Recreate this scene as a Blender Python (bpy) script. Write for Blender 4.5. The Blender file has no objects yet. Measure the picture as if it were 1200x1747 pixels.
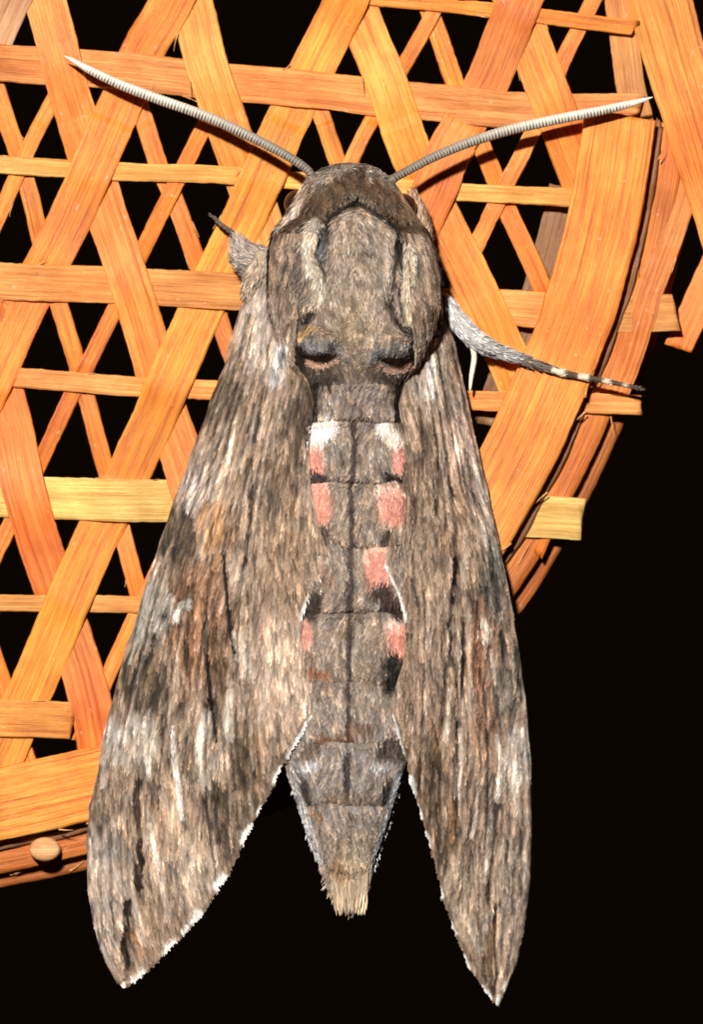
import bpy, math
import numpy as np
rng = np.random.default_rng(11)

# ------------------------------------------------------------------ camera, world, light
S = 26000.0                 # measuring units per metre (26 units = 1 mm)
CX, CY = 600.0, 873.5
CAM_D = 0.70
scene = bpy.context.scene
cam_data = bpy.data.cameras.new('camera')
cam = bpy.data.objects.new('camera', cam_data)
scene.collection.objects.link(cam)
scene.camera = cam
cam.location = (0, -CAM_D, 0)
cam.rotation_euler = (math.radians(90), 0, 0)
cam_data.sensor_fit = 'VERTICAL'
cam_data.sensor_height = 24.0
cam_data.lens = 24.0 * CAM_D / (1747.0 / S)
cam_data.clip_start = 0.01
cam_data.clip_end = 20.0
cam_data.dof.use_dof = True
cam_data.dof.focus_distance = CAM_D - 140.0 / S
cam_data.dof.aperture_fstop = 24.0

world = bpy.data.worlds.new('World'); scene.world = world
world.use_nodes = True
world.node_tree.nodes['Background'].inputs[0].default_value = (1.0, 0.46, 0.22, 1)
world.node_tree.nodes['Background'].inputs[1].default_value = 0.0034

fl = bpy.data.lights.new('camera_flash', 'AREA')
fl.shape = 'RECTANGLE'; fl.size = 0.045; fl.size_y = 0.03
fl.energy = 7.7
fl.color = (1.0, 0.985, 0.955)
flash = bpy.data.objects.new('camera_flash', fl)
scene.collection.objects.link(flash)
flash.location = (-0.11, -0.64, 0.22)
from mathutils import Vector
flash.rotation_euler = (Vector((0, 0, 0)) - flash.location).to_track_quat('-Z', 'Y').to_euler()

vs = scene.view_settings
vs.view_transform = 'Standard'; vs.look = 'None'; vs.exposure = 0.0; vs.gamma = 1.0
vs.use_curve_mapping = False

# ------------------------------------------------------------------ helpers
def W(p):
    p = np.asarray(p, float)
    return np.stack([(p[..., 0] - CX) / S, -p[..., 2] / S, (CY - p[..., 1]) / S], -1)

def lin(c):
    c = np.asarray(c, float) / 255.0
    return np.where(c <= 0.04045, c / 12.92, ((c + 0.055) / 1.055) ** 2.4)

def smooth01(x):
    x = np.clip(x, 0, 1); return x * x * (3 - 2 * x)

def add_mesh(name, verts, faces, mat, parent=None, col=None, uv=None, smooth=True, world_space=False):
    """verts in measuring units; faces int array (n,3) or (n,4)"""
    v = verts if world_space else W(verts)
    faces = np.asarray(faces, np.int32)
    me = bpy.data.meshes.new(name)
    n, k = faces.shape
    me.vertices.add(len(v)); me.vertices.foreach_set('co', np.ascontiguousarray(v, np.float32).ravel())
    me.loops.add(n * k); me.loops.foreach_set('vertex_index', faces.ravel())
    me.polygons.add(n)
    me.polygons.foreach_set('loop_start', np.arange(0, n * k, k, dtype=np.int32))
    me.polygons.foreach_set('loop_total', np.full(n, k, np.int32))
    me.polygons.foreach_set('use_smooth', np.full(n, smooth, bool))
    me.update(calc_edges=True)
    if col is not None:
        a = me.color_attributes.new('Col', 'FLOAT_COLOR', 'POINT')
        c4 = np.ones((len(v), 4), np.float32); c4[:, :3] = np.clip(col, 0, 1)
        a.data.foreach_set('color', c4.ravel())
    if uv is not None:
        u = me.uv_layers.new(name='UVMap')
        u.data.foreach_set('uv', np.ascontiguousarray(uv[faces.ravel()], np.float32).ravel())
    me.validate()
    me.materials.append(mat)
    o = bpy.data.objects.new(name, me)
    scene.collection.objects.link(o)
    if parent is not None: o.parent = parent
    return o

def grid_faces(r, c, wrap=False, off=0):
    i = np.arange(r - 1)[:, None]; j = np.arange(c if wrap else c - 1)[None, :]
    j2 = (j + 1) % c
    return np.stack([i * c + j, i * c + j2, (i + 1) * c + j2, (i + 1) * c + j], -1).reshape(-1, 4) + off

def catmull(pts, step=6.0):
    P = np.asarray(pts, float)
    if len(P) == 2:
        n = max(2, int(np.linalg.norm(P[1] - P[0]) / step)); t = np.linspace(0, 1, n)[:, None]
        return P[0] * (1 - t) + P[1] * t
    Q = np.vstack([2 * P[0] - P[1], P, 2 * P[-1] - P[-2]])
    out = []
    for i in range(1, len(Q) - 2):
        a, b, c, d = Q[i - 1], Q[i], Q[i + 1], Q[i + 2]
        n = max(2, int(np.linalg.norm(c - b) / step)); t = np.linspace(0, 1, n, endpoint=False)[:, None]
        out.append(0.5 * (2 * b + (c - a) * t + (2 * a - 5 * b + 4 * c - d) * t ** 2 + (3 * b - a - 3 * c + d) * t ** 3))
    out.append(P[-1:])
    return np.vstack(out)

def vnoise1(s, cell, amp, seed):
    r = np.random.default_rng(seed); g = r.normal(0, 1, 4096)
    x = s / cell + 7.3; i = np.floor(x).astype(int); f = smooth01(x - i)
    return amp * (g[i % 4096] * (1 - f) + g[(i + 1) % 4096] * f)

# ------------------------------------------------------------------ materials
def new_mat(name):
    m = bpy.data.materials.new(name); m.use_nodes = True
    nt = m.node_tree; b = nt.nodes['Principled BSDF']
    return m, nt, b

def bamboo_material():
    m, nt, b = new_mat('bamboo')
    N, L = nt.nodes.new, nt.links.new
    uv = N('ShaderNodeUVMap'); uv.uv_map = 'UVMap'
    att = N('ShaderNodeAttribute'); att.attribute_name = 'Col'
    def noise(sx, sy, detail, rough=0.6):
        mp = N('ShaderNodeMapping'); mp.inputs['Scale'].default_value = (sx, sy, 1)
        L(uv.outputs[0], mp.inputs[0])
        n = N('ShaderNodeTexNoise'); n.inputs['Scale'].default_value = 1.0
        n.inputs['Detail'].default_value = detail; n.inputs['Roughness'].default_value = rough
        L(mp.outputs[0], n.inputs['Vector']); return n
    def ramp(src, stops):
        r = N('ShaderNodeValToRGB'); e = r.color_ramp.elements
        e[0].position, e[0].color = stops[0]; e[1].position, e[1].color = stops[1]
        for p, c in stops[2:]:
            x = e.new(p); x.color = c
        L(src, r.inputs[0]); return r
    def mix(kind, fac, a, bb):
        x = N('ShaderNodeMix'); x.data_type = 'RGBA'; x.blend_type = kind
        if isinstance(fac, float): x.inputs[0].default_value = fac
        else: L(fac, x.inputs[0])
        for sck, val in ((x.inputs[6], a), (x.inputs[7], bb)):
            if isinstance(val, tuple): sck.default_value = val
            else: L(val, sck)
        return x.outputs[2]
    g1 = noise(0.35, 9.0, 3)          # broad fibres
    g2 = noise(0.9, 34.0, 4, 0.7)     # fine fibres
    g3 = noise(0.22, 17.0, 2)         # dark fibre lines
    g4 = noise(1.3, 1.6, 3)           # blotches
    g5 = noise(6.0, 8.0, 2)          # pale flecks, varnish glints painted into the colour
    r1 = ramp(g1.outputs[0], [(0.32, (0.80, 0.68, 0.56, 1)), (0.68, (1.20, 1.28, 1.40, 1))])
    r2 = ramp(g2.outputs[0], [(0.34, (0.70, 0.58, 0.46, 1)), (0.64, (1.16, 1.20, 1.28, 1))])
    r3 = ramp(g3.outputs[0], [(0.56, (1, 1, 1, 1)), (0.68, (0.66, 0.40, 0.22, 1))])
    r4 = ramp(g4.outputs[0], [(0.30, (0.84, 0.74, 0.66, 1)), (0.72, (1.16, 1.22, 1.30, 1))])
    c = mix('MULTIPLY', 1.0, att.outputs['Color'], r1.outputs[0])
    c = mix('MULTIPLY', 0.9, c, r2.outputs[0])
    c = mix('MULTIPLY', 0.8, c, r3.outputs[0])
    c = mix('MULTIPLY', 0.9, c, r4.outputs[0])
    f5 = ramp(g5.outputs[0], [(0.69, (0, 0, 0, 1)), (0.74, (1, 1, 1, 1))])
    md = N('ShaderNodeMath'); md.operation = 'MULTIPLY'; md.inputs[1].default_value = 0.45
    L(f5.outputs[0], md.inputs[0])
    c = mix('MIX', md.outputs[0], c, (0.82, 0.60, 0.36, 1))
    L(c, b.inputs['Base Color'])
    rr = ramp(g1.outputs[0], [(0.3, (0.36, 0.36, 0.36, 1)), (0.7, (0.55, 0.55, 0.55, 1))])
    L(rr.outputs[0], b.inputs['Roughness'])
    b.inputs['Specular IOR Level'].default_value = 0.42
    add = N('ShaderNodeMath'); add.operation = 'ADD'
    L(g2.outputs[0], add.inputs[0]); L(g1.outputs[0], add.inputs[1])
    bp = N('ShaderNodeBump'); bp.inputs['Strength'].default_value = 0.55; bp.inputs['Distance'].default_value = 0.00018
    L(add.outputs[0], bp.inputs['Height']); L(bp.outputs[0], b.inputs['Normal'])
    return m

def attr_material(name, rough, spec, bump=0.0, scale=9000.0):
    m, nt, b = new_mat(name)
    N, L = nt.nodes.new, nt.links.new
    att = N('ShaderNodeAttribute'); att.attribute_name = 'Col'
    L(att.outputs['Color'], b.inputs['Base Color'])
    b.inputs['Roughness'].default_value = rough
    b.inputs['Specular IOR Level'].default_value = spec
    if bump:
        tc = N('ShaderNodeTexCoord'); n = N('ShaderNodeTexNoise')
        n.inputs['Scale'].default_value = scale; n.inputs['Detail'].default_value = 3
        L(tc.outputs['Object'], n.inputs['Vector'])
        bp = N('ShaderNodeBump'); bp.inputs['Strength'].default_value = bump; bp.inputs['Distance'].default_value = 0.0001
        L(n.outputs[0], bp.inputs['Height']); L(bp.outputs[0], b.inputs['Normal'])
    return m

M_BAMBOO = bamboo_material()
M_SCALE = attr_material('moth_scales', 0.62, 0.28)
M_SKIN = attr_material('moth_cuticle', 0.8, 0.15, 0.4)
M_ANT = attr_material('antenna_chitin', 0.5, 0.3)
M_EYE, _nt, _b = new_mat('moth_eye')
_n = _nt.nodes.new('ShaderNodeTexVoronoi'); _n.inputs['Scale'].default_value = 7000.0
_r = _nt.nodes.new('ShaderNodeValToRGB')
_r.color_ramp.elements[0].color = (0.05, 0.017, 0.008, 1); _r.color_ramp.elements[1].color = (0.016, 0.006, 0.004, 1)
_tc = _nt.nodes.new('ShaderNodeTexCoord'); _nt.links.new(_tc.outputs['Object'], _n.inputs['Vector'])
_nt.links.new(_n.outputs['Distance'], _r.inputs[0]); _nt.links.new(_r.outputs[0], _b.inputs['Base Color'])
_b.inputs['Roughness'].default_value = 0.3

# ------------------------------------------------------------------ basket: a hexagonal weave of bamboo strips inside a bent rim
basket = bpy.data.objects.new('bamboo_basket', None)
scene.collection.objects.link(basket)
basket.location = W((150.0, 1480.0, 0.0))
basket['label'] = 'round orange bamboo basket with open hexagonal strip weave and bent rim, under the moth'
basket['category'] = 'basket'
BASE_INV = -np.array(basket.location)

ORANGE = (240, 144, 58); DEEP = (226, 122, 40); PALE = (242, 162, 82); YELLOW = (255, 206, 118); BEIGE = (204, 148, 104)
HOOP = [(-260, 1408), (-120, 1392), (0, 1372), (80, 1355), (165, 1335), (300, 1300), (430, 1250), (560, 1175), (690, 1065),
        (800, 925), (885, 775), (950, 630), (990, 525), (1020, 420), (1045, 300), (1058, 199)]
# kind: H (across), A (leaning right), C (leaning left) wide; h, B, D the same directions, narrow
STRIPS = [
 ('h', [(600, -8), (780, 9), (930, 26), (1048, 40), (1085, 44)], 26, ORANGE),
 ('H', [(-260, 84), (0, 106), (300, 130), (600, 162), (900, 190), (1056, 193), (1090, 194)], 64, (232, 144, 74)),
 ('h', [(-260, 262), (0, 278), (400, 302), (780, 328), (960, 336), (1050, 340)], 31, PALE),
 ('H', [(-260, 466), (0, 478), (180, 488), (420, 500), (850, 526), (1000, 532), (1156, 532)], 63, (222, 150, 72)),
 ('h', [(-260, 630), (30, 645), (365, 666), (850, 684), (1094, 692)], 34, PALE),
 ('H', [(-260, 835), (0, 846), (95, 849), (290, 856), (700, 874), (992, 886)], 72, YELLOW),
 ('h', [(-260, 1022), (0, 1030), (230, 1034), (640, 1046)], 29, PALE),
 ('H', [(-260, 1216), (0, 1226), (124, 1229)], 64, (240, 154, 70)),
 ('A', [(130, -240), (10, 20), (-110, 282)], 74, BEIGE),
 ('A', [(408, -250), (293, 0), (245, 85), (200, 190), (100, 410), (40, 525), (-15, 645), (-150, 930)], 74, ORANGE),
 ('A', [(704, -250), (589, 0), (497, 190), (400, 410), (335, 545), (222, 800), (166, 910), (45, 1188), (-15, 1330)], 76, (240, 148, 56)),
 ('A', [(1003, -250), (888, 0), (833, 140), (765, 262), (720, 370), (500, 850), (312, 1280)], 76, ORANGE),
 ('a', [(1215, 170), (1160, 300), (1128, 400), (1092, 500), (1056, 610), (1030, 670)], 84, (222, 126, 52)),
 ('a', [(985, 800), (952, 870), (918, 945)], 20, DEEP),
 ('a', [(1290, 330), (1222, 450), (1160, 592)], 50, ORANGE),
 ('C', [(0, -250), (75, 0), (130, 200), (195, 410), (254, 600), (305, 770), (450, 1240)], 71, (244, 150, 66)),
 ('C', [(250, -250), (325, 0), (350, 100), (405, 260), (520, 620), (650, 1080)], 72, (246, 156, 70)),
 ('C', [(505, -250), (603, 0), (650, 120), (700, 258), (770, 405), (838, 545), (905, 700), (975, 850)], 72, (246, 150, 60)),
 ('C', [(790, -250), (878, 0), (925, 130), (985, 290), (1040, 430), (1070, 500)], 72, (244, 146, 52)),
 ('C', [(1045, -250), (1122, 0), (1184, 195), (1275, 480)], 108, (240, 150, 60)),
 ('C', [(-180, 90), (-60, 440), (12, 690), (45, 850), (90, 1000), (140, 1150), (180, 1320)], 74, (238, 144, 60)),
 ('B', [(125, 105), (85, 185), (45, 265), (0, 362), (-120, 620)], 27, ORANGE),
 ('B', [(395, 125), (345, 220), (245, 425), (192, 535), (140, 640), (118, 682), (72, 780), (15, 898), (-80, 1090)], 28, DEEP),
 ('B', [(870, -250), (750, 0), (690, 110), (637, 200), (590, 290), (420, 650), (200, 1120), (135, 1262)], 26, ORANGE),
 ('B', [(1130, -240), (1010, 10), (958, 110), (902, 240), (812, 418), (740, 570)], 28, ORANGE),
 ('D', [(-25, 90), (0, 178), (40, 300), (75, 440), (97, 520), (131, 630), (146, 682), (180, 810), (202, 890), (237, 1015), (310, 1280)], 31, ORANGE),
 ('D', [(210, 105), (238, 182), (270, 280), (300, 345), (340, 458), (370, 532), (390, 600), (590, 1160)], 32, ORANGE),
 ('D', [(518, 112), (548, 195), (577, 280), (700, 630), (800, 915)], 30, ORANGE),
 ('D', [(640, -240), (738, 28), (780, 145), (840, 285), (872, 365), (922, 478), (970, 600)], 33, ORANGE),
 ('D', [(-120, 800), (0, 1150), (35, 1262), (60, 1330)], 31, ORANGE),
]
TH = 9.0
def over(a, b):     # does kind a lie over kind b at a crossing
    order = {('C', 'H'), ('H', 'A'), ('A', 'C'), ('A', 'h'), ('h', 'C'), ('h', 'D'), ('h', 'B'), ('H', 'D'), ('H', 'B'), ('C', 'B'),
             ('B', 'D'), ('A', 'D'), ('A', 'B'), ('C', 'D'), ('C', 'a'), ('a', 'H'), ('h', 'a')}
    return (a, b) in order
cl = []
for k, (kind, pts, w, colr) in enumerate(STRIPS):
    p = catmull(pts, 7.0)
    d = np.gradient(p, axis=0); d /= np.linalg.norm(d, axis=1)[:, None]
    s = np.concatenate([[0], np.cumsum(np.linalg.norm(np.diff(p, axis=0), axis=1))])
    nrm = np.stack([-d[:, 1], d[:, 0]], 1)
    p = p + nrm * vnoise1(s, 170, 1.4, 100 + k)[:, None]
    cl.append([p, d, s, np.zeros(len(p))])
cross = []
for i in range(len(STRIPS)):
    for j in range(len(STRIPS)):
        if i == j or not over(STRIPS[i][0], STRIPS[j][0]): continue
        pi, pj = cl[i][0], cl[j][0]
        D = np.linalg.norm(pi[:, None] - pj[None], axis=2)
        a, bb = np.unravel_index(np.argmin(D), D.shape)
        if D[a, bb] > 9: continue
        sn = abs(cl[i][1][a, 0] * cl[j][1][bb, 1] - cl[i][1][a, 1] * cl[j][1][bb, 0])
        sn = max(sn, 0.3)
        ri = np.abs(cl[i][2] - cl[i][2][a]) < 0.55 * STRIPS[j][2] / sn
        rj = np.abs(cl[j][2] - cl[j][2][bb]) < 0.55 * STRIPS[i][2] / sn
        cross.append((i, ri, j, rj))
for it in range(260):
    for i, ri, j, rj in cross:
        gap = cl[i][3][ri].mean() - cl[j][3][rj].mean()
        if gap < TH + 1.0:
            h = 0.5 * (TH + 1.0 - gap) * 0.6
            cl[i][3][ri] += h; cl[j][3][rj] -= h
    for c in cl:
        z = c[3]
        for _ in range(2):
            z[1:-1] += 0.5 * (0.5 * (z[:-2] + z[2:]) - z[1:-1])
        z[0] = z[1]; z[-1] = z[-2]
        z -= 0.02 * z

def ribbon(name, p, z, w, colr, seed, th=TH, crown=2.4, parent=basket, tilt=0.0, edge_jit=1.0):
    d = np.gradient(p, axis=0); d /= np.linalg.norm(d, axis=1)[:, None] + 1e-9
    n = np.stack([-d[:, 1], d[:, 0]], 1)
    s = np.concatenate([[0], np.cumsum(np.linalg.norm(np.diff(p, axis=0), axis=1))])
    ts = np.array([-1, -.96, -.8, -.4, 0, .4, .8, .96, 1])
    top = np.array([-3.2, -1.4, -.5, -.1, 0, -.1, -.5, -1.4, -3.2]) * crown / 2.4
    wl = w / 2 * (1 + vnoise1(s, 60, .018 * edge_jit, seed)); wr = w / 2 * (1 + vnoise1(s, 60, .018 * edge_jit, seed + 1))
    wl = wl + vnoise1(s, 9, .35 * edge_jit, seed + 5); wr = wr + vnoise1(s, 9, .35 * edge_jit, seed + 6)
    rows = []
    ring_t = np.concatenate([ts, ts[::-1][1:-1:3]]); nb = len(ring_t) - len(ts)
    dep = np.concatenate([top, np.full(nb, -th)])
    sag = vnoise1(s, 120, 1.0, seed + 9)
    hw = np.where(ring_t[None] < 0, wl[:, None], wr[:, None]) * ring_t[None]
    X = p[:, None, :] + n[:, None, :] * hw[..., None]
    Z = z[:, None] + dep[None] + sag[:, None] * .5 + tilt * hw
    er = np.random.default_rng(seed + 12); tt = np.linspace(-1, 1, 9)
    for e, sg in ((0, -1), (-1, 1)):      # uneven, slightly slanting cut ends
        cut = np.interp(ring_t, tt, er.normal(0, 2.2, 9)) + er.normal(0, 5) * ring_t
        X[e] += d[e][None] * (sg * cut)[:, None]
    V = np.concatenate([X, Z[..., None]], -1)
    r, c = hw.shape
    V = V.reshape(-1, 3); F = [grid_faces(r, c, True)]
    # end caps as fans to a centre vertex
    Vc = np.vstack([V, V[:c].mean(0)[None], V[-c:].mean(0)[None]])
    a = np.arange(c); b2 = (a + 1) % c
    F.append(np.stack([np.full(c, r * c), b2, a, a], 1)); F.append(np.stack([np.full(c, r * c + 1), a, b2, b2], 1) + np.array([0, 1, 1, 1]) * (r - 1) * c)
    base = lin(colr) * np.array([.97, .93, .88])
    m = 1 + vnoise1(s, 140, .07, seed + 3); m2 = 1 + vnoise1(s, 110, .10, seed + 4)
    C = base[None] * np.stack([m, m * m2 ** .7, m * m2 ** 1.5], 1)
    C = np.repeat(C, c, 0)
    ew = np.tile(np.where(np.abs(ring_t) > .9, 1.0, 0.0), r)[:, None] * np.clip(.6 + np.repeat(vnoise1(s, 25, .5, seed + 7), c), 0, 1)[:, None]
    C = C * (1 + ew * np.array([.10, .25, .55]))
    C = np.vstack([C, lin((250, 205, 140))[None] * .9, lin((250, 205, 140))[None] * .9])
    uo = (seed * 7.31) % 50
    UV = np.stack([np.repeat(s, c) / 100 + uo, (np.tile(ring_t, r) * w / 2) / 100 + uo * 1.7], 1)
    UV = np.vstack([UV, UV[0], UV[-1]])
    quads = F[0]; tris = np.vstack([F[1][:, :3], F[2][:, :3]])
    # quads to two triangles keeps one face size
    T = np.vstack([quads[:, [0, 1, 2]], quads[:, [0, 2, 3]], tris])
    v = W(Vc) + BASE_INV
    o = add_mesh(name, v, T, M_BAMBOO, parent, C, UV, True, True)
    return o

hoop = catmull(HOOP, 7.0)
hd = np.gradient(hoop, axis=0); hd /= np.linalg.norm(hd, axis=1)[:, None]
hn = np.stack([-hd[:, 1], hd[:, 0]], 1)
if hn[len(hn) // 2] @ np.array([1, 1]) < 0: hn = -hn          # outward
for k, (kind, pts, w, colr) in enumerate(STRIPS):
    p, d, s, z = cl[k]
    # past the rim the strips turn down over the basket's side
    q = np.argmin(np.linalg.norm(p[:, None] - hoop[None], axis=2), axis=1)
    dist = ((p - hoop[q]) * hn[q]).sum(1); dist = np.where((p[:, 1] > 210) & (w < 100), dist, 0)
    z = z - np.clip(dist - 45, 0, None) * {'C': .95, 'a': .35, 'H': .10, 'h': .12}.get(kind, .4) - smooth01((dist + 75) / 50) * 6
    nm = 'wide_strip' if kind in 'HACa' else 'narrow_strip'
    jc = np.clip(np.array(colr) * (1 + rng.normal(0, .03)) + rng.normal(0, 4, 3), 0, 255)
    ribbon(nm, p, z, w, jc, 300 + 20 * k)

z0 = np.zeros(len(hoop))
ribbon('rim_hoop', hoop, z0 + 27, 124, (246, 154, 60), 1201, th=11, crown=5.0)
ribbon('rim_cord', hoop + hn * (70 + vnoise1(np.arange(len(hoop)) * 7.0, 60, 1.6, 9))[:, None], z0 - 6 + vnoise1(np.arange(len(hoop)) * 7.0, 45, 3.0, 10), 13, (150, 104, 66), 1260, th=14, crown=9)
ribbon('outer_hoop', hoop + hn * 94, z0 - 22, 46, (222, 130, 52), 1300, th=14, crown=5, tilt=-.25)
ribbon('lower_hoop', hoop + hn * 110, z0 - 52, 66, (200, 118, 56), 1340, th=16, crown=5, tilt=-.35)
sel = (hoop[:, 1] > 330) & (hoop[:, 1] < 760) & (hoop[:, 0] > 700)
bp_ = (hoop - hn * 74)[sel]
ribbon('backing_hoop', bp_, np.zeros(len(bp_)) - 34, 58, (150, 108, 70), 1380, th=8)
ribbon('rim_upright', catmull([(1098, 230), (1078, 150), (1066, 60), (1050, -60), (1030, -240)], 7), np.zeros(len(catmull([(1098, 230), (1078, 150), (1066, 60), (1050, -60), (1030, -240)], 7))) - 22, 50, (205, 140, 72), 1420, th=8)

# round cut peg under the rim at the lower left
def lathe(name, centre, axis_len, prof, mat, parent, col, inv):
    th = np.linspace(0, 2 * np.pi, 20, endpoint=False)
    V = []
    for r_, h in prof:
        V.append(np.stack([centre[0] + r_ * np.cos(th), centre[1] + r_ * np.sin(th) * .78, np.full(20, centre[2] + h)], 1))
    V = np.vstack(V); r = len(prof)
    V = np.vstack([V, [centre[0], centre[1], centre[2] + prof[-1][1]]])
    q = grid_faces(r, 20, True); a = np.arange(20)
    T = np.vstack([q[:, [0, 1, 2]], q[:, [0, 2, 3]], np.stack([a + (r - 1) * 20, (a + 1) % 20 + (r - 1) * 20, np.full(20, r * 20)], 1)])
    C = np.tile(lin(col), (len(V), 1)); UV = V[:, :2] / 100
    return add_mesh(name, W(V) + inv, T, mat, parent, C, UV, True, True)
lathe('rim_peg', (76, 1449, 2), 40, [(25, -60), (27, -8), (26, 0), (22, 4), (12, 6), (4, 6)], M_BAMBOO, basket, (232, 176, 116), BASE_INV)

# split fibres standing off the rim and the strip edges
fr = np.random.default_rng(77); FV, FF = [], []
def fibre(p0, ang, ln, z, bend):
    t = np.linspace(0, 1, 8)
    x = p0[0] + ln * t * np.cos(ang) - bend * t ** 2 * np.sin(ang); y = p0[1] + ln * t * np.sin(ang) + bend * t ** 2 * np.cos(ang)
    zz = z + ln * .12 * t + 4 * t ** 2
    off = sum(len(v) for v in FV)
    wv = 1.5 * (1 - .75 * t); nx, ny = -np.sin(ang), np.cos(ang)
    V = np.stack([np.stack([x + nx * wv, y + ny * wv, zz], 1), np.stack([x - nx * wv, y - ny * wv, zz], 1), np.stack([x, y, zz - 2 * wv], 1)], 1).reshape(-1, 3)
    FV.append(V); FF.append(grid_faces(8, 3, True, off))
for i in range(46):
    q = fr.integers(0, len(hoop)); off = fr.choice([62, 64, 74, 92, 112, 118, 138])
    tang = math.atan2(hd[q, 1], hd[q, 0])
    fibre(hoop[q] + hn[q] * off, tang + fr.choice([0, math.pi]) + fr.normal(0, .35), fr.uniform(18, 60), {62: 24, 64: 22, 74: 6, 92: -20, 112: -30, 118: -50, 138: -60}[int(off)], fr.normal(0, 8))
for i in range(60):
    k = fr.integers(0, len(STRIPS)); p, d, s_, z = cl[k]; q = fr.integers(3, len(p) - 3); sd = fr.choice([-1, 1])
    nrm = np.array([-d[q, 1], d[q, 0]]) * sd
    fibre(p[q] + nrm * (STRIPS[k][2] / 2 - 1), math.atan2(d[q, 1], d[q, 0]) + sd * fr.uniform(.05, .3), fr.uniform(10, 34), z[q] - 2, sd * fr.uniform(-2, 5))
FVa = np.vstack(FV)
lf_ = add_mesh('loose_fibres', W(FVa) + BASE_INV, np.vstack(FF), M_BAMBOO, basket, np.tile(lin((232, 172, 104)), (len(FVa), 1)), FVa[:, :2] / 100, True, True)
lf_['kind'] = 'stuff'

# ------------------------------------------------------------------ painted scale pattern of the moth (albedo, plus painted shade at the abdomen base)
X0, Y0, RW, RH = 100, 250, 850, 1500
yy, xx = np.mgrid[0:RH, 0:RW].astype(np.float32); xx += X0; yy += Y0

def interp(tab, y):
    t = np.asarray(tab, float); return np.interp(y, t[:, 0], t[:, 1])
def smooth_tab(tab, lo, hi, n=9):
    ys = np.arange(lo, hi + 1.0); v = interp(tab, ys); k = np.hanning(2 * n + 3)[1:-1]; k /= k.sum()
    v2 = np.convolve(np.pad(v, n, mode='edge'), k, 'valid'); return np.stack([ys, v2], 1)

L_OUT = smooth_tab([(400, 470), (440, 452), (475, 432), (510, 416), (560, 400), (650, 373), (740, 340), (830, 306), (920, 275), (1010, 245), (1110, 215), (1200, 190), (1290, 169), (1370, 154), (1450, 147), (1520, 150), (1580, 160), (1640, 180), (1670, 196), (1684, 211)], 400, 1684, 6)
L_IN = smooth_tab([(400, 520), (440, 512), (560, 508), (620, 502), (650, 525), (690, 536), (760, 529), (830, 530), (900, 545), (940, 558), (958, 561), (1000, 534), (1045, 516), (1080, 514), (1130, 520), (1180, 529), (1213, 533), (1225, 529), (1250, 515), (1310, 480), (1390, 440), (1480, 395), (1560, 345), (1620, 290), (1670, 235), (1684, 213)], 400, 1684, 3)
R_OUT = smooth_tab([(400, 728), (440, 744), (500, 757), (560, 769), (650, 790), (760, 815), (870, 840), (970, 862), (1060, 878), (1150, 892), (1220, 900), (1300, 907), (1400, 908), (1500, 905), (1590, 895), (1650, 880), (1695, 862), (1716, 851)], 400, 1716, 6)
R_IN = smooth_tab([(400, 690), (440, 694), (560, 704), (620, 710), (650, 692), (690, 680), (730, 685), (780, 690), (840, 685), (890, 670), (930, 664), (958, 656), (1010, 679), (1050, 690), (1080, 692), (1130, 688), (1170, 674), (1218, 669), (1260, 682), (1310, 696), (1360, 710), (1430, 730), (1510, 750), (1580, 771), (1640, 796), (1680, 821), (1705, 840), (1716, 849)], 400, 1716, 3)

def noise2(cell, seed, cx=None):
    r = np.random.default_rng(seed); cy_ = cell; cx_ = cx or cell
    gh, gw = int(RH / cy_) + 3, int(RW / cx_) + 3
    g = r.normal(0, 1, (gh, gw)).astype(np.float32)
    fy = (yy - Y0) / cy_; fx = (xx - X0) / cx_
    iy = fy.astype(int); ix = fx.astype(int); ty = smooth01(fy - iy); tx = smooth01(fx - ix)
    return (g[iy, ix] * (1 - ty) * (1 - tx) + g[iy, ix + 1] * (1 - ty) * tx + g[iy + 1, ix] * ty * (1 - tx) + g[iy + 1, ix + 1] * ty * tx)

def lic(noise, slope, half):
    acc = noise.copy(); n = 1
    iy0 = (yy - Y0).astype(int)
    for sgn in (1, -1):
        x = (xx - X0).copy()
        for k in range(1, half + 1):
            iy = np.clip(iy0 + sgn * k, 0, RH - 1)
            ixp = np.clip(x, 0, RW - 1).astype(int)
            x = x + sgn * slope[iy, ixp]
            acc += noise[iy, np.clip(x + .5, 0, RW - 1).astype(int)] * (1 - k / (half + 1)); n += 1
    acc -= acc.mean(); acc /= acc.std()
    return acc

so_l = np.gradient(L_OUT[:, 1]); so_r = np.gradient(R_OUT[:, 1])
lo = np.interp(yy, L_OUT[:, 0], L_OUT[:, 1]); li = np.interp(yy, L_IN[:, 0], L_IN[:, 1])
ro = np.interp(yy, R_OUT[:, 0], R_OUT[:, 1]); ri_ = np.interp(yy, R_IN[:, 0], R_IN[:, 1])
tl = np.clip((li - xx) / np.maximum(li - lo, 5), 0, 1); tr = np.clip((xx - ri_) / np.maximum(ro - ri_, 5), 0, 1)
kk = np.hanning(101); kk /= kk.sum()
so_l = np.convolve(np.pad(so_l, 50, mode='edge'), kk, 'valid'); so_r = np.convolve(np.pad(so_r, 50, mode='edge'), kk, 'valid')
mi_l = np.interp(yy, [400, 700, 950, 1250, 1450, 1684], [-.25, -.12, .06, .16, .18, .2])
mi_r = np.interp(yy, [400, 700, 950, 1250, 1450, 1716], [.2, .1, -.04, -.07, .02, .06])
SL_L = np.interp(yy, L_OUT[:, 0], so_l) * tl + mi_l * (1 - tl)
SL_R = np.interp(yy, R_OUT[:, 0], so_r) * tr + mi_r * (1 - tr)
SLOPE = np.where(xx < 600, SL_L, SL_R) + 0.10 * noise2(60, 5)
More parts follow.
